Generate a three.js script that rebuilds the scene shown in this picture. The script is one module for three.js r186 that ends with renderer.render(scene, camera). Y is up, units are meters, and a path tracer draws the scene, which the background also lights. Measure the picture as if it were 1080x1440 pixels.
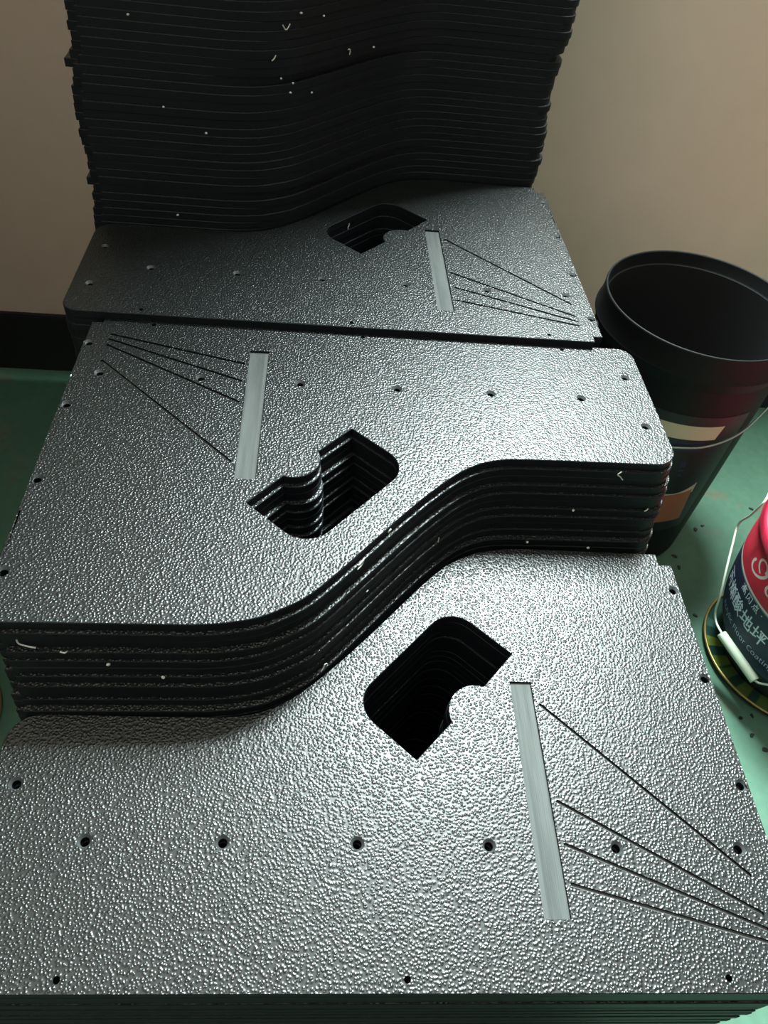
import * as THREE from 'three';
import { mergeGeometries } from 'three/addons/utils/BufferGeometryUtils.js';
import { RectAreaLightUniformsLib } from 'three/addons/lights/RectAreaLightUniformsLib.js';
RectAreaLightUniformsLib.init();

/* ------------------------------------------------ camera, light, exposure */
const K = 0.55;                         // metres per survey unit
const FLOOR = 1.84;                     // floor lies this far below the lens (survey units)
const CAM_Y = FLOOR * K;
const scene = new THREE.Scene();
const camera = new THREE.PerspectiveCamera(2 * Math.atan(720 / 1030) * 180 / Math.PI, 1080 / 1440, 0.02, 60);
{
  const p = 0.83388, ro = 0.14958;
  const f = new THREE.Vector3(0, -Math.sin(p), -Math.cos(p)), r = new THREE.Vector3(1, 0, 0);
  const u = new THREE.Vector3().crossVectors(r, f);
  const r2 = r.clone().multiplyScalar(Math.cos(ro)).addScaledVector(u, Math.sin(ro));
  const u2 = u.clone().multiplyScalar(Math.cos(ro)).addScaledVector(r, -Math.sin(ro));
  camera.matrixAutoUpdate = true;
  camera.quaternion.setFromRotationMatrix(new THREE.Matrix4().makeBasis(r2, u2, f.clone().negate()));
  camera.position.set(0, CAM_Y, 0);
}
const EXPOSURE = 1.0;
const SKY = new THREE.Color().setRGB(0.8, 0.9, 0.92);
scene.background = SKY;
// the room: s runs along the back wall, w out from it
const PHI = Math.atan(0.155), W0 = new THREE.Vector3(-1.5 * K, 0, -2.135 * K);
const ROOM = { s0: -0.08, s1: 4.0, depth: 7, h: 3.3 };
const WIN = { s0: 0.7, s1: 1.36, y0: 1.42, y1: 2.45 };
const room = (s, y, w) => new THREE.Vector3(W0.x + s * Math.cos(PHI) + w * Math.sin(PHI), y, W0.z - s * Math.sin(PHI) + w * Math.cos(PHI));
const daylight = new THREE.RectAreaLight(new THREE.Color().setRGB(0.85, 1.0, 0.985), 320, WIN.s1 - WIN.s0 - 0.08, WIN.y1 - WIN.y0 - 0.08);
daylight.position.copy(room((WIN.s0 + WIN.s1) / 2, (WIN.y0 + WIN.y1) / 2, 0.01));
daylight.lookAt(room((WIN.s0 + WIN.s1) / 2, (WIN.y0 + WIN.y1) / 2, 2));
scene.add(daylight);

const renderer = new THREE.WebGLRenderer({ antialias: true });
renderer.toneMapping = THREE.LinearToneMapping;
renderer.toneMappingExposure = EXPOSURE;
renderer.shadowMap.enabled = true;

/* ------------------------------------------------ helpers */
let seed = 20240517;
const rnd = () => { seed = (seed * 1664525 + 1013904223) >>> 0; return seed / 4294967296; };
const rr = (a, b) => a + (b - a) * rnd();
const used = {};
function numbered(n) { const k = used[n] = (used[n] ?? -1) + 1; return k ? `${n}_${String(k).padStart(3, '0')}` : n; }
function tag(o, label, category, group) { o.userData.label = label; o.userData.category = category; if (group) o.userData.group = group; return o; }
function shade(o) { o.traverse((m) => { if (m.isMesh) { m.castShadow = true; m.receiveShadow = true; } }); return o; }
function meshOf(name, geo, mat, parent = scene) { const m = new THREE.Mesh(geo, mat); m.name = parent === scene ? numbered(name) : name; m.castShadow = m.receiveShadow = true; parent.add(m); return m; }
function thing(name, label, category, pos = [0, 0, 0], group) { const g = new THREE.Group(); g.name = numbered(name); g.position.set(...pos); tag(g, label, category, group); scene.add(g); return g; }
function structure(name, geo, mat) { const m = meshOf(name, geo, mat); m.userData.kind = 'structure'; return m; }
function box(x0, x1, y0, y1, z0, z1) { const g = new THREE.BoxGeometry(x1 - x0, y1 - y0, z1 - z0); g.translate((x0 + x1) / 2, (y0 + y1) / 2, (z0 + z1) / 2); return g; }
function dataTex(n, fn, color, repeat) {
  const a = new Uint8Array(n * n * 4);
  for (let j = 0; j < n; j++) for (let i = 0; i < n; i++) { const c = fn(i, j); const k = 4 * (j * n + i); a[k] = c[0]; a[k + 1] = c[1]; a[k + 2] = c[2]; a[k + 3] = 255; }
  const t = new THREE.DataTexture(a, n, n); t.wrapS = t.wrapT = THREE.RepeatWrapping; t.magFilter = THREE.LinearFilter; t.minFilter = THREE.LinearMipmapLinearFilter; t.generateMipmaps = true;
  if (color) t.colorSpace = THREE.SRGBColorSpace; if (repeat) t.repeat.set(repeat, repeat); t.needsUpdate = true; return t;
}
// periodic value noise
function noiseField(n, cells) {
  const g = new Float32Array(cells * cells).map(() => rnd()); const out = new Float32Array(n * n);
  const sm = (t) => t * t * (3 - 2 * t);
  for (let j = 0; j < n; j++) for (let i = 0; i < n; i++) {
    const x = i * cells / n, y = j * cells / n, xi = x | 0, yi = y | 0, fx = sm(x - xi), fy = sm(y - yi), x1 = (xi + 1) % cells, y1 = (yi + 1) % cells;
    out[j * n + i] = (g[yi * cells + xi] * (1 - fx) + g[yi * cells + x1] * fx) * (1 - fy) + (g[y1 * cells + xi] * (1 - fx) + g[y1 * cells + x1] * fx) * fy;
  }
  return out;
}
function fbm(n, base, oct) { const out = new Float32Array(n * n); let a = 1, t = 0; for (let o = 0; o < oct; o++) { const f = noiseField(n, base << o); for (let i = 0; i < out.length; i++) out[i] += a * f[i]; t += a; a *= 0.55; } for (let i = 0; i < out.length; i++) out[i] /= t; return out; }

/* ------------------------------------------------ materials */
const grainTex = (() => {               // raised leather-like pimples, 0.5 m tile
  const n = 2048, size = 500, per = 2.25, c = Math.round(size / per), h = new Float32Array(n * n), px = n / size;
  for (let j = 0; j < c; j++) for (let i = 0; i < c; i++) {
    if (rnd() < 0.06) continue;
    const cx = (i + 0.5 + rr(-0.48, 0.48)) * n / c, cy = (j + 0.5 + rr(-0.48, 0.48)) * n / c;
    const a = rr(0.75, 1.35) * px, b = a * rr(0.62, 1), th = rr(0, Math.PI), co = Math.cos(th), si = Math.sin(th), hh = rr(0.45, 1), R = Math.ceil(a * 1.7);
    for (let y = -R; y <= R; y++) for (let x = -R; x <= R; x++) {
      const u = (x * co + y * si) / a, v = (-x * si + y * co) / b, d2 = u * u + v * v;
      if (d2 > 2.6) continue;
      const val = hh * Math.exp(-1.6 * d2), k = ((Math.round(cy) + y + n) % n) * n + (Math.round(cx) + x + n) % n;
      h[k] = Math.max(h[k], val) + 0.25 * Math.min(h[k], val);
    }
  }
  return dataTex(n, (i, j) => { const v = Math.min(255, 215 * h[j * n + i]); return [v, v, v]; }, false, 2);
})();
const sheetTop = new THREE.MeshStandardMaterial({ color: new THREE.Color().setRGB(0.0055, 0.0068, 0.007), roughness: 0.35, metalness: 0, bumpMap: grainTex, bumpScale: 0.0006 });
const edgeTex = dataTex(256, (() => { const f = fbm(256, 4, 4), l = noiseField(256, 64); return (i, j) => { const v = 110 + 90 * f[j * 256 + i] + 50 * l[j * 256 + (i >> 4)]; return [v, v, v]; }; })(), false, 4);
const sheetEdge = new THREE.MeshPhysicalMaterial({ color: new THREE.Color().setRGB(0.0055, 0.0068, 0.0095), specularIntensity: 0.4, roughness: 0.55, bumpMap: edgeTex, bumpScale: 0.00012 });
const milledTex = (() => { const n = 512, f = fbm(n, 6, 3), l = new Float32Array(n).map(() => rnd()); return dataTex(n, (i, j) => { const v = 66 + 26 * (l[i] - 0.5) + 28 * (f[j * n + i] - 0.5); return [v, v + 3, v + 2]; }, true, 1); })();
const milled = new THREE.MeshPhysicalMaterial({ color: 0xffffff, map: milledTex, roughness: 0.75, specularIntensity: 0.5, bumpMap: milledTex, bumpScale: 0.0001 });
const grooveMat = new THREE.MeshStandardMaterial({ color: new THREE.Color().setRGB(0.05, 0.054, 0.054), roughness: 0.5 });
const sinkMat = new THREE.MeshStandardMaterial({ color: new THREE.Color().setRGB(0.025, 0.028, 0.029), roughness: 0.5 });

/* ------------------------------------------------ room */
const wallTex = dataTex(512, (() => { const a = fbm(512, 3, 5), b = fbm(512, 48, 2); return (i, j) => { const v = a[j * 512 + i] - 0.5, w = b[j * 512 + i] - 0.5; return [232 + 16 * v + 5 * w, 208 + 20 * v + 5 * w, 192 + 22 * v + 5 * w]; }; })(), true, 0.6);
const wallMat = new THREE.MeshStandardMaterial({ map: wallTex, roughness: 0.9 });
const ceilMat = new THREE.MeshStandardMaterial({ color: new THREE.Color().setRGB(0.3, 0.27, 0.24), roughness: 0.95 });
const farWallMat = new THREE.MeshStandardMaterial({ color: new THREE.Color().setRGB(0.3, 0.245, 0.21), roughness: 0.95 });
const floorTex = dataTex(1024, (() => {
  const a = fbm(1024, 3, 6), b = fbm(1024, 20, 4), c = fbm(1024, 90, 2);
  return (i, j) => { const k = j * 1024 + i, v = a[k] - 0.5, d = Math.max(0, b[k] - 0.62) * 3, w = c[k] - 0.5; return [70 + 22 * v + 30 * d + 10 * w, 107 + 24 * v - 10 * d + 10 * w, 88 + 24 * v - 8 * d + 10 * w]; };
})(), true, 1);
const floorMat = new THREE.MeshStandardMaterial({ map: floorTex, roughness: 0.62 });
function roomPart(name, geos, mat) { const m = structure(name, geos.length > 1 ? mergeGeometries(geos) : geos[0], mat); m.position.copy(W0); m.rotation.y = PHI; return m; }
{
  const { s0, s1, depth, h } = ROOM, t = 0.2;
  roomPart('floor', [box(s0 - t, s1 + t, -0.15, 0, -t, depth + t)], floorMat).geometry.computeBoundingBox();
  roomPart('ceiling', [box(s0 - t, s1 + t, h, h + 0.15, -t, depth + t)], ceilMat);
  roomPart('wall_back', [box(s0 - t, WIN.s0, 0, h, -t, 0), box(WIN.s1, s1 + t, 0, h, -t, 0), box(WIN.s0, WIN.s1, 0, WIN.y0, -t, 0), box(WIN.s0, WIN.s1, WIN.y1, h, -t, 0)], wallMat);
  roomPart('wall_left', [box(s0 - t, s0, 0, h, 0, depth)], farWallMat);
  roomPart('wall_right', [box(s1, s1 + t, 0, h, 0, depth)], farWallMat);
  roomPart('wall_front', [box(s0 - t, s1 + t, 0, h, depth, depth + t)], farWallMat);
  const skirt = new THREE.MeshStandardMaterial({ color: new THREE.Color().setRGB(0.008, 0.008, 0.009), roughness: 0.6 });
  roomPart('baseboard_back', [box(s0, s1, 0, 0.128, 0, 0.012), box(s0, s1, 0.128, 0.131, 0, 0.009)], skirt);
  // window
  const frameMat = new THREE.MeshStandardMaterial({ color: 0xd8d8d4, roughness: 0.5 });
  const win = roomPart('window_1', [box(WIN.s0, WIN.s0 + 0.04, WIN.y0, WIN.y1, -0.12, -0.06), box(WIN.s1 - 0.04, WIN.s1, WIN.y0, WIN.y1, -0.12, -0.06), box(WIN.s0 + 0.04, WIN.s1 - 0.04, WIN.y0, WIN.y0 + 0.04, -0.12, -0.06), box(WIN.s0 + 0.04, WIN.s1 - 0.04, WIN.y1 - 0.04, WIN.y1, -0.12, -0.06)], frameMat);
  const pane = meshOf('pane', box(WIN.s0 + 0.04, WIN.s1 - 0.04, WIN.y0 + 0.04, WIN.y1 - 0.04, -0.092, -0.088), new THREE.MeshPhysicalMaterial({ color: 0xffffff, transmission: 1, roughness: 0.02, thickness: 0 }), win);
  pane.castShadow = false;
}
{ // uv in metres for room boxes: planar by dominant normal
  for (const n of ['floor', 'ceiling', 'wall_back', 'wall_left', 'wall_right', 'wall_front']) {
    const g = scene.getObjectByName(n).geometry, p = g.attributes.position, nn = g.attributes.normal, uv = g.attributes.uv;
    for (let i = 0; i < p.count; i++) {
      const ax = Math.abs(nn.getX(i)), ay = Math.abs(nn.getY(i));
      if (ay > 0.5) uv.setXY(i, p.getX(i), p.getZ(i)); else if (ax > 0.5) uv.setXY(i, p.getZ(i), p.getY(i)); else uv.setXY(i, p.getX(i), p.getY(i));
    }
  }
}

/* ------------------------------------------------ the plastic sheet */
const T = 0.0155 * K;                    // thickness, about 8.5 mm
const V = (u, v) => new THREE.Vector2(u * K, v * K);   // local x, local z
function roundCorner(prev, c, next, r, n = 8) {       // replaces corner c by an arc
  const a = prev.clone().sub(c).normalize(), b = next.clone().sub(c).normalize();
  const ang = Math.acos(a.dot(b)), t = r / Math.tan(ang / 2), cen = c.clone().addScaledVector(a.clone().add(b).normalize(), r / Math.sin(ang / 2));
  const p0 = c.clone().addScaledVector(a, t), p1 = c.clone().addScaledVector(b, t);
  const a0 = Math.atan2(p0.y - cen.y, p0.x - cen.x); let d = Math.atan2(p1.y - cen.y, p1.x - cen.x) - a0;
  while (d > Math.PI) d -= 2 * Math.PI; while (d < -Math.PI) d += 2 * Math.PI;
  return Array.from({ length: n + 1 }, (_, i) => new THREE.Vector2(cen.x + r * Math.cos(a0 + d * i / n), cen.y + r * Math.sin(a0 + d * i / n)));
}
const area = (l) => { let s = 0; for (let i = 0; i < l.length; i++) { const p = l[i], q = l[(i + 1) % l.length]; s += p.x * q.y - q.x * p.y; } return s / 2; };
const oriented = (l, positive) => ((area(l) > 0) === positive ? l : l.slice().reverse());
const outline = (() => {
  const A = V(-0.43, -0.0945), B = V(-0.472, -0.4262), c4 = V(0.5956, -0.2268);
  const S = [[0.4448, -0.8955], [0.3662, -0.8846], [0.2591, -0.8698], [0.2235, -0.862], [0.1971, -0.8535], [0.1752, -0.8444], [0.1537, -0.8305], [0.1194, -0.8025], [0.0862, -0.7595], [0.0425, -0.6945], [0.0043, -0.6375], [-0.0367, -0.5797], [-0.0808, -0.5257], [-0.104, -0.5035], [-0.1278, -0.4869], [-0.152, -0.4758], [-0.1764, -0.4688], [-0.2253, -0.4608], [-0.2748, -0.4535]].map(([u, v]) => new THREE.Vector3(u * K, v * K, 0));
  const curve = new THREE.CatmullRomCurve3(S.slice(2), false, 'centripetal').getPoints(52).map((p) => new THREE.Vector2(p.x, p.y));
  const s0 = V(0.5055, -0.9042);
  return oriented([...roundCorner(B, A, c4, 0.03 * K), c4, V(0.5935, -0.2445), V(0.6135, -0.2475), V(0.5316, -0.8824), V(0.5085, -0.8794), s0, V(0.4448, -0.8955), V(0.3662, -0.8846), ...curve, ...roundCorner(V(-0.2748, -0.4535), B, A, 0.042 * K, 10)], true);
})();
const handHole = (() => {
  const cB = V(0.0985, -0.4466), cR = V(0.2362, -0.6449), n = new THREE.Vector2(-0.8214, -0.5704), w = 0.127 * K;
  const n1 = V(0.1923, -0.5790), n2 = V(0.1456, -0.5125);
  const p3 = cR.clone().addScaledVector(n, w), p4 = cB.clone().addScaledVector(n, w);
  const mid = n1.clone().add(n2).multiplyScalar(0.5), c = n1.distanceTo(n2), s = 0.026 * K, R = (c * c / 4 + s * s) / (2 * s), cen = mid.clone().addScaledVector(n, s - R);
  const a0 = Math.atan2(n2.y - cen.y, n2.x - cen.x); let d = Math.atan2(n1.y - cen.y, n1.x - cen.x) - a0; while (d > Math.PI) d -= 2 * Math.PI; while (d < -Math.PI) d += 2 * Math.PI;
  const arc = Array.from({ length: 13 }, (_, i) => new THREE.Vector2(cen.x + R * Math.cos(a0 + d * i / 12), cen.y + R * Math.sin(a0 + d * i / 12)));
  return oriented([cB, ...arc, cR, ...roundCorner(cR, p3, p4, 0.045 * K), ...roundCorner(p3, p4, cB, 0.045 * K)], false);
})();
const slotLoop = oriented([V(0.2323, -0.5945), V(0.2661, -0.5993), V(0.3101, -0.2702), V(0.275, -0.265)], false);
const grooves = [[0.2805, -0.5619, 0.557, -0.3568], [0.2997, -0.4171, 0.5625, -0.3113], [0.3069, -0.3605, 0.5653, -0.293], [0.3134, -0.3111, 0.5667, -0.2776]].map(([a, b, c, d]) => {
  const p = V(a, b), q = V(c, d), t = q.clone().sub(p).normalize(), nn = new THREE.Vector2(-t.y, t.x), h = 0.0026 * K, l = [];
  for (let i = 0; i <= 6; i++) { const th = Math.PI / 2 + Math.PI * i / 6; l.push(p.clone().addScaledVector(t, h * Math.cos(th)).addScaledVector(nn, h * Math.sin(th))); }
  for (let i = 0; i <= 6; i++) { const th = -Math.PI / 2 + Math.PI * i / 6; l.push(q.clone().addScaledVector(t, h * Math.cos(th)).addScaledVector(nn, h * Math.sin(th))); }
  return oriented(l, false);
});
const screwsBig = [[0.5496, -0.3899], [0.3777, -0.3666], [0.2041, -0.3446], [0.0302, -0.3221], [-0.142, -0.2991], [-0.3128, -0.2761], [-0.4264, -0.3329], [-0.4072, -0.1927], [0.5728, -0.4818], [0.5517, -0.6533], [0.5269, -0.8254], [0.597, -0.3104]];
const screwsSmall = [[0.1092, -0.1751], [-0.2869, -0.1236], [0.5023, -0.227]].map(([u, v]) => [u, v - 0.004]);
const ring = ([u, v], r, n = 16) => oriented(Array.from({ length: n }, (_, i) => new THREE.Vector2(u * K + r * K * Math.cos(2 * Math.PI * i / n), v * K + r * K * Math.sin(2 * Math.PI * i / n))), false);
function offset(loop, d) {              // moves every point d towards the material's inside
  const n = loop.length;
  return loop.map((p, i) => {
    const a = loop[(i + n - 1) % n], b = loop[(i + 1) % n];
    const e1 = p.clone().sub(a).normalize(), e2 = b.clone().sub(p).normalize();
    const n1 = new THREE.Vector2(-e1.y, e1.x), n2 = new THREE.Vector2(-e2.y, e2.x), m = n1.clone().add(n2);
    const k = Math.max(0.5, m.lengthSq() / 2); return p.clone().addScaledVector(m, d / k);
  });
}
class Builder {
  constructor() { this.p = []; this.n = []; this.u = []; }
  tri(a, b, c, na, nb, nc, ua, ub, uc) { for (const [v, n, u] of [[a, na, ua], [b, nb, ub], [c, nc, uc]]) { this.p.push(...v); this.n.push(...n); this.u.push(...u); } }
  cap(loop, holes, y, up) {
    const faces = THREE.ShapeUtils.triangulateShape(loop, holes), all = [loop, ...holes].flat(), N = [0, up ? 1 : -1, 0];
    for (const f of faces) {
      let [a, b, c] = f.map((i) => all[i]);
      const s = (b.x - a.x) * (c.y - a.y) - (c.x - a.x) * (b.y - a.y);      // with z = loop.y, s > 0 faces down
      if ((s > 0) === up) [b, c] = [c, b];
      this.tri(...[a, b, c].map((q) => [q.x, y, q.y]), N, N, N, ...[a, b, c].map((q) => [q.x, q.y]));
    }
  }
  // wall between loop0 at y0 (lower) and loop1 at y1; material on the left of the loop direction
  wall(l0, y0, l1, y1, tilt = 0) {
    const n = l0.length, fn = [];
    for (let i = 0; i < n; i++) { const e = l0[(i + 1) % n].clone().sub(l0[i]).normalize(); fn.push(new THREE.Vector2(e.y, -e.x)); }
    const vn = (i, j) => { const a = fn[i], b = fn[j]; return a.dot(b) > 0.8 ? a.clone().add(b).normalize() : a; };
    const c = Math.cos(tilt), s = Math.sin(tilt); let run = 0;
    for (let i = 0; i < n; i++) {
      const j = (i + 1) % n, na = vn(i, (i + n - 1) % n), nb = vn(i, j), len = l0[i].distanceTo(l0[j]);
      const A = [l0[i].x, y0, l0[i].y], B = [l0[j].x, y0, l0[j].y], C = [l1[j].x, y1, l1[j].y], D = [l1[i].x, y1, l1[i].y];
      const NA = [na.x * c, s, na.y * c], NB = [nb.x * c, s, nb.y * c], U = [[run, y0], [run + len, y0], [run + len, y1], [run, y1]];
      // outward winding check
      const ax = B[0] - A[0], az = B[2] - A[2];
      const inward = -az * NA[0] + ax * NA[2] < 0;
      if (inward) { this.tri(A, C, B, NA, NB, NB, U[0], U[2], U[1]); this.tri(A, D, C, NA, NA, NB, U[0], U[3], U[2]); } else { this.tri(A, B, C, NA, NB, NB, U[0], U[1], U[2]); this.tri(A, C, D, NA, NB, NA, U[0], U[2], U[3]); }
      run += len;
    }
  }
  build() {
    const g = new THREE.BufferGeometry();
    g.setAttribute('position', new THREE.Float32BufferAttribute(this.p, 3)); g.setAttribute('normal', new THREE.Float32BufferAttribute(this.n, 3)); g.setAttribute('uv', new THREE.Float32BufferAttribute(this.u, 2));
    return g;
  }
}
const BEV = 0.0006, SLOT_D = 0.0022, GR_D = 0.0022, CS_D = 0.0026;
function sheetGeometry(pockets) {
  const top = new Builder(), side = new Builder(), sink = new Builder(), y1 = T, yb = T - BEV;
  const capHoles = [offset(handHole, BEV)];
  side.wall(outline, 0, outline, yb); side.wall(outline, yb, offset(outline, BEV), y1, Math.PI / 4);
  side.wall(handHole, 0, handHole, yb); side.wall(handHole, yb, offset(handHole, BEV), y1, Math.PI / 4);
  const low = [handHole];
  for (const c of screwsBig) { const R = ring(c, 0.0092, pockets ? 18 : 10), r = ring(c, 0.006, pockets ? 18 : 10); capHoles.push(R); low.push(r); side.wall(r, 0, r, y1 - CS_D); sink.wall(r, y1 - CS_D, R, y1, Math.PI / 4); }
  for (const c of screwsSmall) { const r = ring(c, 0.0042, pockets ? 14 : 8); capHoles.push(r); low.push(r); side.wall(r, 0, r, y1); }
  if (pockets) { capHoles.push(slotLoop); side.wall(slotLoop, y1 - SLOT_D, slotLoop, y1); for (const g of grooves) { capHoles.push(g); side.wall(g, y1 - GR_D, g, y1); } }
  top.cap(offset(outline, BEV), capHoles, y1, true); side.cap(outline, low, 0, false);
  const gt = top.build(), gs = side.build(), m = mergeGeometries([gt, gs, sink.build()], true);
  return m;
}
const topSheetGeo = sheetGeometry(true), lowSheetGeo = sheetGeometry(false);
const flatCap = (loop, y) => { const b = new Builder(); b.cap(oriented(loop, true), [], y, true); return b.build(); };
const slotGeo = (() => {                 // uv along the slot
  const g = flatCap(slotLoop, T - SLOT_D + 0.00005), p = g.attributes.position, uv = g.attributes.uv, o = V(0.2323, -0.5945), d = V(0.275, -0.265).sub(o).normalize();
  for (let i = 0; i < p.count; i++) { const x = p.getX(i) - o.x, z = p.getZ(i) - o.y; uv.setXY(i, (x * -d.y + z * d.x) * 25, (x * d.x + z * d.y) * 3); }
  return g;
})();
const grooveGeos = grooves.map((g) => flatCap(g, T - GR_D + 0.00005));
const sheetMats = [sheetTop, sheetEdge, sinkMat];

// poses in survey units: x, z, yaw of the sheet's own origin
const FRONT = [0, 0, 0], REAR = [-0.222, -1.0416, 0.0244];
const MID = [0.014, -1.3838, 3.16275];
const TALL = (() => { const c = Math.cos(0.0244), s = Math.sin(0.0244), u = 0.04, v = -1.332; return [-0.222 + c * u + s * v, -1.0416 - s * u + c * v, Math.PI + 0.0244]; })();
function pose(o, [x, z, yaw], y, cx = 0.02, cz = -0.66, dyaw = 0) {   // dyaw turns the sheet about its middle
  const px = x + Math.cos(yaw) * cx + Math.sin(yaw) * cz, pz = z - Math.sin(yaw) * cx + Math.cos(yaw) * cz, w = yaw + dyaw;
  o.rotation.y = w; o.position.set((px - Math.cos(w) * cx - Math.sin(w) * cz) * K, y, (pz + Math.sin(w) * cx - Math.cos(w) * cz) * K);
}
function topSheet(label, y, p) {
  const g = thing('plastic_sheet', label, 'sheet'); pose(g, p, y);
  meshOf('board', topSheetGeo, sheetMats, g);
  meshOf('milled_slot', slotGeo, milled, g).userData.label = 'pale grey milled slot';
  grooveGeos.forEach((q) => meshOf('groove', q, grooveMat, g));
  return g;
}
function lowSheet(label, y, p, dyaw, group) {
  const m = meshOf('plastic_sheet', lowSheetGeo, sheetMats); tag(m, label, 'sheet', group); pose(m, p, y, 0.02, -0.66, dyaw); return m;
}
const ORD = ['', 'first', 'second', 'third', 'fourth', 'fifth', 'sixth', 'seventh', 'eighth', 'ninth', 'tenth', 'eleventh', 'twelfth', 'thirteenth', 'fourteenth', 'fifteenth', 'sixteenth', 'seventeenth', 'eighteenth', 'nineteenth', 'twentieth'];
const ordinal = (i) => (i <= 20 ? ORD[i] : i < 30 ? 'twenty-' + ORD[i - 20] : i === 30 ? 'thirtieth' : i < 40 ? 'thirty-' + ORD[i - 30] : i === 40 ? 'fortieth' : 'forty-' + ORD[i - 40]);
const NEST = (P) => P;
// stack builder: count sheets down from a top at height yTop
function stackDown(topLabel, lowLabel, P, dTop, lean, shown, hiddenLabel, group, jit = 0.003) {
  const yTop = (FLOOR - dTop) * K, n = Math.floor((yTop - 0.0005) / T), gap = (yTop - n * T) / n;
  for (let i = 0; i < n; i++) {
    const y = yTop - T - i * (T + gap), q = [P[0] + (i ? (lean[0][Math.min(i, lean[0].length - 1)]) + rr(-jit, jit) : 0), P[1] + (i ? lean[1][Math.min(i, lean[1].length - 1)] + rr(-jit, jit) : 0), P[2]];
    if (i === 0 && topLabel) topSheet(topLabel, y, q);
    else if (i <= shown) lowSheet(lowLabel(i + 1), y, q, rr(-0.0012, 0.0012));
    else lowSheet(hiddenLabel, y, q, rr(-0.0012, 0.0012), group);
  }
}
stackDown('largest black pebbled sheet nearest the camera, top of the front pile', (i) => `black sheet edge at the photo bottom, ${ordinal(i)} from the top of the front pile`, FRONT, 1.0, [[0], [0]], 5, 'black sheet buried low in the front pile under the big pebbled top sheet', 'buried sheets of the front pile', 0.0015);
stackDown('black pebbled sheet on top of the middle pile, its S-curved edge facing the camera', (i) => `S-edged black sheet ${ordinal(i)} from the top of the middle pile`, MID, 0.834, [[0, 0.003, 0.0035, 0.0085, 0.0105, 0.0115, 0.012, 0.013, 0.013, 0.014, 0.016, 0.0165, 0.017], [0, 0.006, 0.0065, 0.014, 0.018, 0.019, 0.023, 0.0285, 0.029, 0.033, 0.042, 0.0445, 0.0505]], 12, 'black sheet low in the middle pile, hidden below the level of the front sheet', 'hidden sheets of the middle pile', 0.0008);
stackDown('dim black pebbled sheet topping the low rear pile before the tall stack', (i) => `black sheet edge ${ordinal(i)} from the top of the low rear pile`, REAR, 0.8185, [[0], [0]], 6, 'black sheet low in the rear pile under the dim pebbled sheet', 'hidden sheets of the rear pile', 0.0018);
{
  const base = (FLOOR - 0.8185) * K, nLow = Math.floor(base / T), n = 214, low = [];
  for (let i = 0; i < n; i++) {
    const k = i - nLow + 1, up = Math.min(Math.max(0, k), 30), dx = rr(-0.003, 0.003) + 0.006 * Math.sin(up * 0.31) + (k === 6 ? -0.012 : 0) + (k === 20 ? -0.011 : 0), dz = rr(-0.0012, 0.0012) - up * 0.0018;
    const q = [TALL[0] + dx, TALL[1] + dz, TALL[2]], y = i * T, w = rr(-0.002, 0.002);
    if (k >= 1 && k <= 32) lowSheet(`S-edged black sheet ${ordinal(k)} up from the foot of the tall dark stack by the wall`, y, q, w);
    else { const o = new THREE.Object3D(); pose(o, q, y, 0.02, -0.66, w); o.updateMatrix(); low.push(o.matrix.clone()); }
  }
  // the sheets below the rear pile's top and above the frame, past the three hundred shown singly
  const m = new THREE.InstancedMesh(lowSheetGeo, sheetMats, low.length); low.forEach((q, i) => m.setMatrixAt(i, q)); m.name = 'plastic_sheet_stack'; m.castShadow = m.receiveShadow = true; m.userData.kind = 'stuff';
  tag(m, 'black sheets of the tall stack below the rear sheet and above the photo', 'sheets'); scene.add(m);
}

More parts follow.
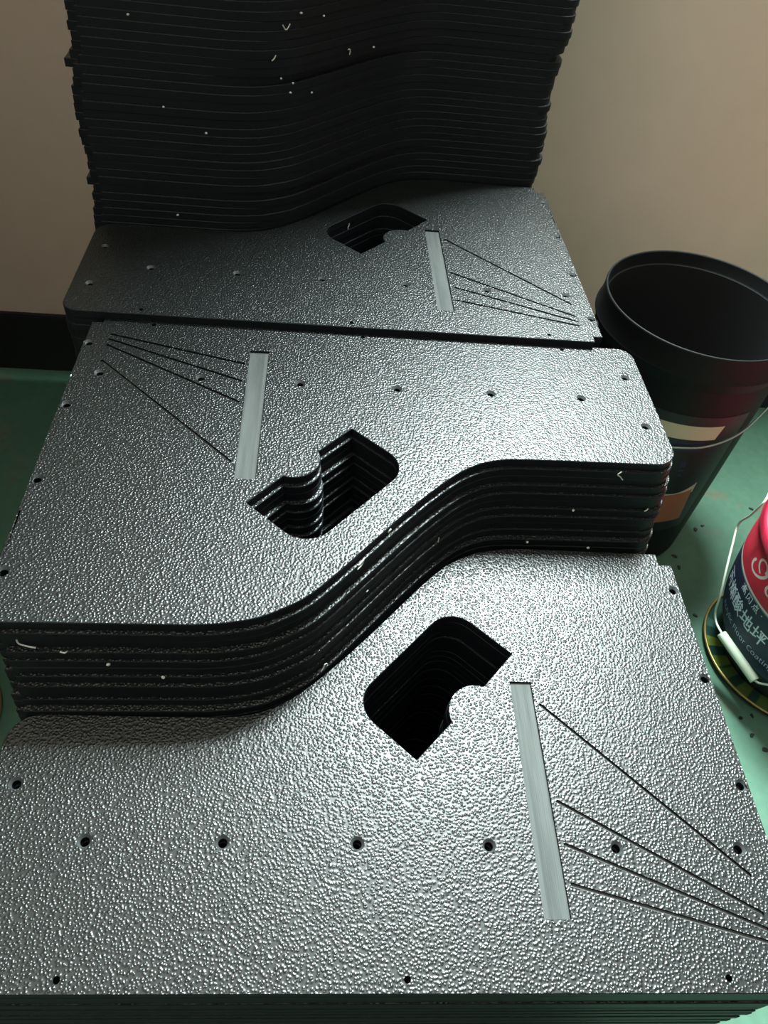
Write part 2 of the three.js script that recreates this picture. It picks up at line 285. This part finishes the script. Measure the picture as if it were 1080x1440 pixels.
/* ------------------------------------------------ black bucket */
const lathe = (pts, seg = 96, a0 = 0, a1 = Math.PI * 2) => new THREE.LatheGeometry(pts.map(([r, d]) => new THREE.Vector2(r * K, (FLOOR - d) * K)), seg, a0, a1 - a0);
const RAD = Math.PI / 180;
function tube(pts, r, seg = 64, closed = false) { return new THREE.TubeGeometry(new THREE.CatmullRomCurve3(pts.map((p) => new THREE.Vector3(...p)), closed, 'centripetal'), seg, r, 10, closed); }
{
  const cx = 0.773 * K, cz = -1.845 * K;
  const b = thing('plastic_bucket', 'large round black plastic bucket with an open top standing beside the wall', 'bucket', [cx, 0, cz]);
  const plastic = new THREE.MeshPhysicalMaterial({ color: new THREE.Color().setRGB(0.008, 0.0087, 0.0095), roughness: 0.6, specularIntensity: 0.4 });
  const inner = new THREE.MeshStandardMaterial({ color: new THREE.Color().setRGB(0.008, 0.0085, 0.009), roughness: 0.6 });
  meshOf('body', lathe([[0.0, 1.835], [0.243, 1.835], [0.252, 1.832], [0.256, 1.82], [0.26, 1.5], [0.262, 1.12], [0.262, 1.07]]), plastic, b);
  meshOf('rim', lathe([[0.262, 1.11], [0.2745, 1.078], [0.2765, 1.074], [0.2765, 1.07], [0.2735, 1.066], [0.268, 1.03], [0.2685, 1.006], [0.2675, 1.0015], [0.2655, 1.0], [0.263, 1.001], [0.2615, 1.004], [0.26, 1.035], [0.255, 1.04]]), plastic, b);
  meshOf('inner_wall', lathe([[0.255, 1.04], [0.25, 1.4], [0.24, 1.81], [0, 1.812]]), inner, b);
  const wire = new THREE.MeshStandardMaterial({ color: 0x9aa39c, roughness: 0.35, metalness: 0.7 });
  const lp = (p) => [p[0] - cx, CAM_Y + p[1], p[2] - cz];
  meshOf('bail_handle', tube([[0.34, -0.655, -0.905], [0.378, -0.698, -0.878], [0.413, -0.714, -0.868], [0.428, -0.713, -0.867], [0.46, -0.71, -0.871], [0.487, -0.704, -0.88], [0.521, -0.696, -0.902], [0.55, -0.68, -0.93], [0.571, -0.66, -0.955], [0.579, -0.62, -0.985], [0.578, -0.6, -1.0]].map(lp), 0.0016), wire, b);
  for (const a of [88, -80]) { const e = new THREE.CylinderGeometry(0.011, 0.012, 0.016, 20); e.rotateX(Math.PI / 2); const m = meshOf('handle_lug', e, plastic, b); m.position.set(0.266 * K * Math.sin(a * RAD), (FLOOR - 1.1) * K, 0.266 * K * Math.cos(a * RAD)); m.rotation.y = a * RAD; }
  // printed label
  const cw = 1024, ch = 640, cv = document.createElement('canvas'); cv.width = cw; cv.height = ch; const g = cv.getContext('2d');
  const A0 = -75, A1 = 40, D0 = 1.19, D1 = 1.66, X = (a) => (a - A0) / (A1 - A0) * cw, Y = (d) => (d - D0) / (D1 - D0) * ch;
  g.fillStyle = '#15171d'; g.fillRect(0, 0, cw, ch);
  g.fillStyle = '#c9bfa4'; g.beginPath(); g.moveTo(0, Y(1.222)); g.lineTo(X(24), Y(1.222)); g.lineTo(X(22), Y(1.271)); g.lineTo(0, Y(1.271)); g.fill();
  g.fillStyle = '#1d2440'; g.beginPath(); g.moveTo(0, Y(1.282)); g.lineTo(X(19), Y(1.282)); g.lineTo(X(17), Y(1.312)); g.lineTo(0, Y(1.312)); g.fill();
  g.fillStyle = '#2b3152'; g.font = 'bold 44px sans-serif'; g.fillText('W', X(8), Y(1.375)); g.fillRect(X(9), Y(1.385), 30, 10); g.fillRect(X(10), Y(1.405), 26, 8);
  g.fillStyle = '#b9b3a4'; g.beginPath(); g.moveTo(0, Y(1.49)); g.lineTo(X(14), Y(1.487)); g.quadraticCurveTo(X(22), Y(1.482), X(29), Y(1.447)); g.lineTo(X(29.5), Y(1.49)); g.lineTo(0, Y(1.52)); g.fill();
  g.fillStyle = '#9c5f45'; g.beginPath(); g.moveTo(0, Y(1.51)); g.quadraticCurveTo(X(20), Y(1.505), X(28), Y(1.473)); g.lineTo(X(33), Y(1.615)); g.lineTo(0, Y(1.625)); g.fill();
  const tx = new THREE.CanvasTexture(cv); tx.colorSpace = THREE.SRGBColorSpace;
  const pts = Array.from({ length: 13 }, (_, i) => { const d = D1 + (D0 - D1) * i / 12; return [(d < 1.5 ? 0.26 + 0.002 * (1.5 - d) / 0.38 : 0.256 + 0.004 * (1.82 - d) / 0.32) + 0.0008, d]; });
  meshOf('label', lathe(pts, 64, A0 * RAD, A1 * RAD), new THREE.MeshStandardMaterial({ map: tx, roughness: 0.5 }), b);
}

/* ------------------------------------------------ paint pail and the dish under it */
{
  const cx = 1.274 * K, cz = -1.3235 * K;
  const gold = new THREE.MeshStandardMaterial({ color: 0xa08b55, roughness: 0.35, metalness: 0.6 });
  const dish = thing('drip_dish', 'shallow dark green round dish with a thin gold rim under the paint pail', 'dish', [cx, 0, cz]);
  const cw = 1024, ch = 128, cv = document.createElement('canvas'); cv.width = cw; cv.height = ch; const g = cv.getContext('2d');
  g.fillStyle = '#24443c'; g.fillRect(0, 0, cw, ch);
  for (const [a, w, c] of [[-92, 9, '#6f7f3a'], [-74, 10, '#5f7434'], [-63, 9, '#4d6a36'], [-46, 10, '#5a6f3a'], [-30, 9, '#4d6a36'], [-110, 8, '#3c6258'], [-10, 9, '#5f7434']]) { const x = (a + 180) / 360 * cw, h = w / 360 * cw; g.fillStyle = c; g.beginPath(); g.moveTo(x - h * 0.6, 0); g.lineTo(x + h * 0.5, 0); g.lineTo(x + h * 0.3, ch); g.lineTo(x - h * 0.2, ch); g.fill(); }
  const tx = new THREE.CanvasTexture(cv); tx.colorSpace = THREE.SRGBColorSpace; tx.wrapS = THREE.RepeatWrapping;
  meshOf('pan', lathe([[0.243, 1.818], [0.235, 1.826], [0.19, 1.829], [0.0, 1.829], [0.0, 1.836], [0.236, 1.836], [0.243, 1.826]].reverse(), 96, -Math.PI, Math.PI), new THREE.MeshStandardMaterial({ map: tx, roughness: 0.3 }), dish);
  const rim = new THREE.TorusGeometry(0.243 * K, 0.0022, 10, 120); rim.rotateX(Math.PI / 2); rim.translate(0, (FLOOR - 1.818) * K, 0); meshOf('rim', rim, gold, dish);

  const pail = thing('paint_pail', 'round paint pail with a red top band and dark blue label at the right edge', 'pail', [cx, (FLOOR - 1.829) * K, cz]);
  const dy = -(FLOOR - 1.829) * K, L = (pts, seg, a0, a1) => { const q = lathe(pts, seg, a0, a1); q.translate(0, dy, 0); return q; };
  const prof = [[1.06, .285], [1.3, .285], [1.36, .284], [1.45, .281], [1.52, .275], [1.58, .268], [1.63, .26], [1.67, .25], [1.70, .24], [1.73, .226], [1.755, .21], [1.78, .2], [1.81, .19]];
  const rad = (d) => { for (let i = 0; i + 1 < prof.length; i++) if (d <= prof[i + 1][0]) { const t = (d - prof[i][0]) / (prof[i + 1][0] - prof[i][0]); return prof[i][1] + t * (prof[i + 1][1] - prof[i][1]); } return 0.19; };
  const bodyPts = [[0, 1.829], [0.185, 1.829]]; for (let d = 1.815; d > 1.361; d -= 0.012) bodyPts.push([rad(d), d]); bodyPts.push([0.284, 1.352], [0, 1.35]);
  meshOf('body', L(bodyPts), new THREE.MeshStandardMaterial({ color: new THREE.Color().setRGB(0.03, 0.045, 0.055), roughness: 0.3, metalness: 0.3 }), pail);
  const red = new THREE.MeshStandardMaterial({ color: 0xc22a45, roughness: 0.4 });
  meshOf('lid', L([[0.284, 1.37], [0.291, 1.366], [0.293, 1.358], [0.293, 1.338], [0.289, 1.33], [0.281, 1.328], [0.276, 1.335], [0.272, 1.345], [0, 1.345]]), red, pail);
  // printed label, from 140 degrees left of the viewer's side round to the front
  const W = 2048, H = 1280, c2 = document.createElement('canvas'); c2.width = W; c2.height = H; const q = c2.getContext('2d');
  const A0 = -145, A1 = 0, D0 = 1.37, D1 = 1.712, X = (a) => (a - A0) / (A1 - A0) * W, Y = (d) => (d - D0) / (D1 - D0) * H;
  q.fillStyle = '#15203f'; q.fillRect(0, 0, W, H);
  q.fillStyle = '#2c3a44'; q.fillRect(0, Y(1.700), W, H);
  q.fillStyle = '#d9d4d0'; q.fillRect(0, 0, W, Y(1.494)); q.beginPath();
  q.fillStyle = '#c9243c'; q.fillRect(0, 0, W, Y(1.486));
  q.strokeStyle = '#8b9a98'; q.lineWidth = 6; q.beginPath(); q.moveTo(0, Y(1.497)); q.lineTo(W, Y(1.497)); q.stroke();
  const glyph = (strokes, a, d, sx, sy, lw) => { q.save(); q.translate(X(a) - sx / 2, Y(d) - sy / 2); q.scale(sx / 10, sy / 10); q.lineWidth = lw; q.lineCap = 'square'; q.lineJoin = 'miter'; for (const s of strokes) { q.beginPath(); s.forEach(([x, y], i) => (i ? q.lineTo(x, y) : q.moveTo(x, y))); q.stroke(); } q.restore(); };
  const G = {
    bing: [[[1, 1.5], [9, 1.5]], [[1.8, 4], [1.8, 9.5]], [[1.8, 4], [8.4, 4], [8.4, 9], [7.2, 9.3]], [[5, 1.5], [5, 4.5], [3, 7.5]], [[5, 5], [7, 7.5]]],
    xi: [[[1, 3.5], [1.6, 5]], [[3.8, 3], [3.2, 4.6]], [[2.5, 1], [2.5, 5.5], [1, 9.3]], [[2.5, 5.8], [3.8, 8]], [[5, 1.5], [9, 3.5]], [[9, 1.2], [5, 3.6]], [[4.3, 5], [9.6, 5]], [[6.4, 3.6], [4.5, 8.2]], [[5.4, 6.6], [5.4, 9]], [[5.4, 6.6], [9, 6.6], [9, 8.6]], [[7.2, 5.2], [7.2, 9.8]]],
    suan: [[[0.8, 1.5], [4.6, 1.5]], [[1.1, 3.5], [1.1, 9.2]], [[1.1, 3.5], [4.4, 3.5], [4.4, 9.2]], [[1.1, 9], [4.4, 9]], [[2.1, 1.5], [2, 5.5]], [[3.3, 1.5], [3.4, 5.5]], [[1.1, 7], [4.4, 7]], [[7, 1], [5.6, 3], [8.8, 2.8]], [[8.2, 1.8], [9.4, 3.2]], [[6.4, 4], [5.4, 5.4]], [[8.2, 4], [9.4, 5.2]], [[7, 5], [5.2, 7.6]], [[6.6, 6], [8.8, 6], [5.2, 9.6]], [[6.2, 7], [9.5, 9.6]]],
    di: [[[0.6, 4], [3.8, 4]], [[2.2, 1.2], [2.2, 8]], [[0.5, 8.2], [4, 7.2]], [[4.4, 4.6], [9, 3.2], [9, 6.6], [8, 6.6]], [[6.8, 1], [6.8, 7.4]], [[5.2, 2.6], [5.2, 8.6], [6, 9.2], [9.5, 9.2], [9.6, 7.6]]],
    ping: [[[0.6, 4], [3.8, 4]], [[2.2, 1.2], [2.2, 8]], [[0.5, 8.2], [4, 7.2]], [[4.8, 1.8], [9.4, 1.8]], [[5.6, 3], [6.2, 4.8]], [[8.6, 3], [7.9, 4.8]], [[4.6, 5.8], [9.8, 5.8]], [[7, 1.8], [7, 9.8]]],
    gao: [[[5, 0.5], [5, 1.8]], [[1, 2], [9, 2]], [[3, 3], [7, 3], [7, 4.6], [3, 4.6], [3, 3]], [[1.2, 9.6], [1.2, 5.6], [8.8, 5.6], [8.8, 9.6]], [[3.4, 6.8], [6.6, 6.8], [6.6, 8.4], [3.4, 8.4], [3.4, 6.8]]],
    shan: [[[1.8, 0.8], [2.6, 1.8]], [[1.4, 2.4], [1.4, 9.6]], [[3.6, 1.2], [8.8, 1.2], [8.8, 9], [7.8, 9.4]], [[5, 3], [5, 5], [3.2, 8.4]], [[5, 5], [6.8, 8.4]]],
    dian: [[[5, 0.6], [5, 3.4]], [[5, 1.8], [8, 1.8]], [[2.5, 3.4], [7.6, 3.4], [7.6, 6], [2.5, 6], [2.5, 3.4]], [[1.6, 7.2], [1, 9]], [[3.6, 7.4], [4, 9]], [[5.8, 7.4], [6.2, 9]], [[7.8, 7.2], [9, 9]]],
  };
  q.strokeStyle = '#e2e8f6';
  [['bing', -103], ['xi', -92.5], ['suan', -82], ['di', -70.8], ['ping', -59.6]].forEach(([k, a]) => glyph(G[k], a, 1.572, 150, 225, 0.95));
  [['gao', -83.5], ['shan', -76.8], ['dian', -70.2]].forEach(([k, a]) => glyph(G[k], a, 1.512, 82, 108, 0.9));
  q.fillStyle = '#e2e8f6'; q.beginPath(); q.arc(X(-64.5), Y(1.511), 7, 0, 7); q.fill();
  q.fillStyle = '#b9c6e0'; q.font = '116px sans-serif'; q.save(); q.translate(X(-97), Y(1.657)); q.scale(0.74, 1); q.fillText('Acrylic Floor Coating', 0, 0); q.restore();
  // white script on the red band
  q.strokeStyle = '#ddd3d2'; q.lineCap = 'round'; q.lineJoin = 'round';
  const sc = (pts, w) => { q.lineWidth = w; q.beginPath(); pts.forEach(([a, d], i) => (i ? q.quadraticCurveTo(X(pts[i - 1][0]), Y(pts[i - 1][1]), X((a + pts[i - 1][0]) / 2), Y((d + pts[i - 1][1]) / 2)) : q.moveTo(X(a), Y(d)))); q.stroke(); };
  sc([[-89, 1.418], [-90, 1.426], [-89.5, 1.44], [-86.5, 1.447], [-82, 1.443], [-78, 1.43], [-75.5, 1.41], [-76, 1.39], [-78.5, 1.382]], 26);
  sc([[-81, 1.424], [-84.5, 1.414], [-85.5, 1.398], [-83, 1.386], [-79.5, 1.386], [-77, 1.398], [-77.5, 1.414]], 22);
  q.lineWidth = 24; q.beginPath(); q.ellipse(X(-68.5), Y(1.428), 44, 66, 0.3, 0, 7); q.stroke();
  q.lineWidth = 22; q.beginPath(); q.ellipse(X(-58), Y(1.428), 42, 64, 0.3, 0, 7); q.stroke();
  const t2 = new THREE.CanvasTexture(c2); t2.colorSpace = THREE.SRGBColorSpace; t2.anisotropy = 8;
  const lp = Array.from({ length: 25 }, (_, i) => { const d = D1 + (D0 - D1) * i / 24; return [rad(d) + 0.0012, d]; });
  meshOf('label', L(lp, 80, A0 * RAD, A1 * RAD), new THREE.MeshStandardMaterial({ map: t2, roughness: 0.6 }), pail);
  const wp = (p) => [p[0] - cx, CAM_Y + p[1] + dy, p[2] - cz];
  const white = new THREE.MeshStandardMaterial({ color: 0xbcc4b6, roughness: 0.4 });
  meshOf('bail_handle', tube([[0.60, -0.735, -0.885], [0.55, -0.71, -0.80], [0.527, -0.70, -0.762], [0.531, -0.74, -0.775], [0.542, -0.795, -0.803], [0.535, -0.81, -0.776], [0.529, -0.835, -0.742], [0.532, -0.872, -0.721], [0.539, -0.907, -0.716], [0.543, -0.917, -0.707], [0.5475, -0.918, -0.69], [0.57, -0.924, -0.65], [0.591, -0.931, -0.618], [0.6, -0.916, -0.604], [0.66, -0.87, -0.58]].map(wp), 0.0017, 220), white, pail);
  const a = new THREE.Vector3(...wp([0.5475, -0.9175, -0.686])), b2 = new THREE.Vector3(...wp([0.591, -0.931, -0.618])), len = a.distanceTo(b2);
  const grip = new THREE.LatheGeometry([[0, 0], [0.0066, 0], [0.0074, 0.0012], [0.0074, len - 0.0012], [0.0066, len], [0, len]].map(([x, y]) => new THREE.Vector2(x, y)), 24);
  const gm = meshOf('grip', grip, new THREE.MeshStandardMaterial({ color: 0xaebba6, roughness: 0.45 }), pail);
  gm.position.copy(a); gm.quaternion.setFromUnitVectors(new THREE.Vector3(0, 1, 0), b2.clone().sub(a).normalize()); gm.userData.label = 'pale plastic hand grip';
}
/* a second can just reaching into the frame at the left edge */
{
  const c = thing('metal_can', 'beige can with a brown base rim, barely showing at the left edge', 'can', [-0.488 - 0.105, 0, -0.40]);
  meshOf('body', new THREE.LatheGeometry([[0, 0.002], [0.1, 0.002], [0.1, 0.012], [0.099, 0.014], [0.099, 0.16], [0.101, 0.164], [0.098, 0.168], [0.094, 0.164], [0, 0.163]].map(([x, y]) => new THREE.Vector2(x, y)), 64), new THREE.MeshStandardMaterial({ color: 0x8f8672, roughness: 0.6 }), c);
  const g = new THREE.TorusGeometry(0.1015, 0.0035, 10, 80); g.rotateX(Math.PI / 2); g.translate(0, 0.0036, 0); meshOf('base_rim', g, new THREE.MeshStandardMaterial({ color: 0x6b5a3a, roughness: 0.5 }), c);
}

/* ------------------------------------------------ chips on the floor, shavings on the sheets */
{
  const mat = new THREE.MeshStandardMaterial({ color: new THREE.Color().setRGB(0.01, 0.014, 0.013), roughness: 0.5 });
  const spots = [[0.601, -0.994], [0.616, -1.006], [0.547, -0.917], [0.552, -0.891], [0.528, -0.931], [0.563, -0.786], [0.728, -1.074], [0.603, -0.598], [0.622, -0.605], [0.614, -0.571], [0.63, -0.55]];
  const where = ['halfway between bucket and pail', 'near the bucket foot, smaller', 'by the notched sheet corner, upper', 'by the notched sheet corner, lower', 'close against the middle pile corner', 'left of the dish rim', 'behind the pail by its wire handle', 'below the dish rim, left', 'just below the dish rim, right', 'below the dish rim, lower right', 'at the right photo edge below the dish'];
  spots.forEach(([x, z], i) => {
    const n = 7, r = rr(0.0035, 0.0062), s = new THREE.Shape(); for (let k = 0; k < n; k++) { const a = k / n * 2 * Math.PI, q = r * rr(0.55, 1.1); k ? s.lineTo(q * Math.cos(a), 0.6 * q * Math.sin(a)) : s.moveTo(q * Math.cos(a), 0.6 * q * Math.sin(a)); }
    const g = new THREE.ExtrudeGeometry(s, { depth: 0.0012, bevelEnabled: true, bevelSize: 0.0004, bevelThickness: 0.0004, bevelSegments: 1 }); g.rotateX(-Math.PI / 2); g.translate(0, 0.0004, 0);
    const m = meshOf('plastic_chip', g, mat); m.position.set(x, 0.0002, z); m.rotation.y = rr(0, 6); tag(m, `small black plastic chip on the green floor ${where[i]}`, 'chip');
  });
}
{ // pale shavings and crumbs left by the cutter, resting on sheet edges
  const pale = new THREE.MeshStandardMaterial({ color: 0xb9bdb6, roughness: 0.6 });
  const curls = [   // x, y, z, outward x and z, size, bends, label
    [0.2174, 0.5407, -0.5201, 0.16, 0.99, 0.011, [[-0.1, 1], [-0.6, 0.3], [0, -0.2], [0.7, -0.9]], 'white forked plastic curl on the right face of the middle pile'],
    [-0.0136, 0.5444, -0.3643, 0.83, 0.56, 0.012, [[-0.8, 0.7], [-0.2, 0.3], [0.6, 0.5], [0.4, -0.3], [-0.5, -0.6]], 'white squiggled shaving high on the slanted face of the middle pile'],
    [0.006, 0.5512, -0.3990, 0.83, 0.56, 0.005, [[-0.6, -0.4], [0, 0.3], [0.6, 0.3]], 'small white crumb just under the middle top sheet edge'],
    [-0.0308, 0.4705, -0.3105, 0.83, 0.56, 0.008, [[-1, -0.8], [-0.2, 0.1], [0, 0.8], [0.7, 0.5]], 'white shaving low on the slanted face of the middle pile'],
    [0.0513, 0.4932, -0.4432, 0.8, 0.61, 0.011, [[0.5, 0.9], [0.4, -0.2], [-0.1, -0.7], [-0.8, -0.5]], 'thin hooked shaving on the upper bend of the middle pile'],
    [-0.2397, 0.5345, -0.2562, 0.13, 0.99, 0.013, [[-0.8, 0.9], [-0.7, 0.2], [-0.2, -0.3], [0.9, -0.6]], 'thin curved shaving on the left face of the middle pile'],
    [-0.2141, 0.529, -0.2575, 0.13, 0.99, 0.006, [[-0.9, 0], [0.3, -0.1], [0.8, 0.4]], 'short white shaving right of the curved one on the left face'],
    [-0.3125, 0.5525, -0.5321, -0.99, 0.16, 0.012, [[-0.2, -0.1], [0.3, 0.1], [1, -0.1]], 'white shaving sticking out past the left edge of the middle sheet'],
    [-0.1018, 0.5498, -0.9054, 0.84, 0.55, 0.009, [[0.3, 0.9], [0.2, 0.3], [-0.2, -0.2], [-0.1, -0.8]], 'white shaving inside the hand hole of the rear sheet'],
    [0.2558, 0.5027, -0.5181, 0.4, 0.9, 0.005, [[-0.6, -0.6], [0.2, 0], [0.6, 0.7]], 'yellowish crumb at the right corner of the middle pile'],
    [-0.005, 0.5102, -0.3644, 0.84, 0.54, 0.005, [[-0.5, 0], [0.5, 0.2]], 'white crumb mid-height on the slanted face of the middle pile'],
    [-0.1776, 0.7708, -0.8773, 0.63, 0.77, 0.01, [[-0.9, 0.5], [0, -0.4], [0.9, 0.6]], 'drooping shaving at the top of the tall stack, left of its bend'],
    [-0.1204, 0.7340, -0.9560, 0.85, 0.53, 0.009, [[-0.5, 0.6], [0.4, 0.5], [0.3, -0.7]], 'hooked shaving high on the bend of the tall stack'],
    [-0.1886, 0.743, -0.8672, 0.61, 0.79, 0.008, [[-0.7, -0.5], [0, 0], [0.5, 0.8]], 'kinked shaving on the upper bend of the tall stack'],
  ];
  for (const [x, y, z, nx, nz, size, bends, label] of curls) {
    const pts = bends.map(([a, b], i) => [x + nx * 0.0012 + nz * a * size * 0.5, y + b * size * 0.5, z + nz * 0.0012 - nx * a * size * 0.5 + 0.0004 * (i % 2)]);
    const c = new THREE.Vector3(...pts[0]), m = meshOf('plastic_shaving', tube(pts.map((p) => [p[0] - c.x, p[1] - c.y, p[2] - c.z]), 0.0006, 24), pale); m.position.copy(c); tag(m, label, 'shaving');
  }
  const crumbGeo = new THREE.IcosahedronGeometry(0.0013, 1); { const p = crumbGeo.attributes.position; for (let i = 0; i < p.count; i++) p.setXYZ(i, p.getX(i) * 1.3, p.getY(i) * 0.8, p.getZ(i)); }
  const crumbs = [[-0.1535, 0.7024, -0.9047, 0.83, 0.56], [-0.1704, 0.7175, -0.8800, 0.8, 0.6], [-0.0955, 0.7317, -0.9944, 0.82, 0.57], [-0.1728, 0.7084, -0.8775, 0.75, 0.66], [-0.1829, 0.7216, -0.8767, 0.68, 0.73], [-0.1646, 0.7818, -0.8918, 0.8, 0.59], [-0.145, 0.775, -0.9202, 0.84, 0.54], [-0.3019, 0.692, -0.8292, 0.16, 0.99], [-0.2579, 0.6696, -0.8329, 0.16, 0.99], [-0.2946, 0.5781, -0.8155, 0.16, 0.99], [-0.3286, 0.7738, -0.8318, 0.16, 0.99]];
  for (const [x, y, z, nx, nz] of crumbs) { const m = meshOf('plastic_crumb', crumbGeo, pale); m.position.set(x + nx * 0.0006, y, z + nz * 0.0006); m.rotation.y = rr(0, 6); tag(m, 'tiny pale plastic crumb stuck to the face of the tall dark stack', 'crumb', 'crumbs on the tall stack'); }
  const low = [[0.183, 0.5004, -0.5044, 'tiny pale crumb on the right face of the middle pile, upper of three'], [0.1463, 0.4634, -0.4873, 'tiny pale crumb on the right face of the middle pile, lowest left'], [0.21, 0.4585, -0.4960, 'tiny pale crumb on the right face of the middle pile, lowest right'], [-0.1847, 0.5157, -0.2597, 'tiny pale crumb on the left face of the middle pile, upper'], [-0.1463, 0.503, -0.2625, 'tiny pale crumb on the left face of the middle pile, lower']];
  for (const [x, y, z, label] of low) { const m = meshOf('plastic_crumb', crumbGeo, pale); m.position.set(x, y, z + 0.0008); m.rotation.y = rr(0, 6); tag(m, label, 'crumb'); }
}
renderer.render(scene, camera);
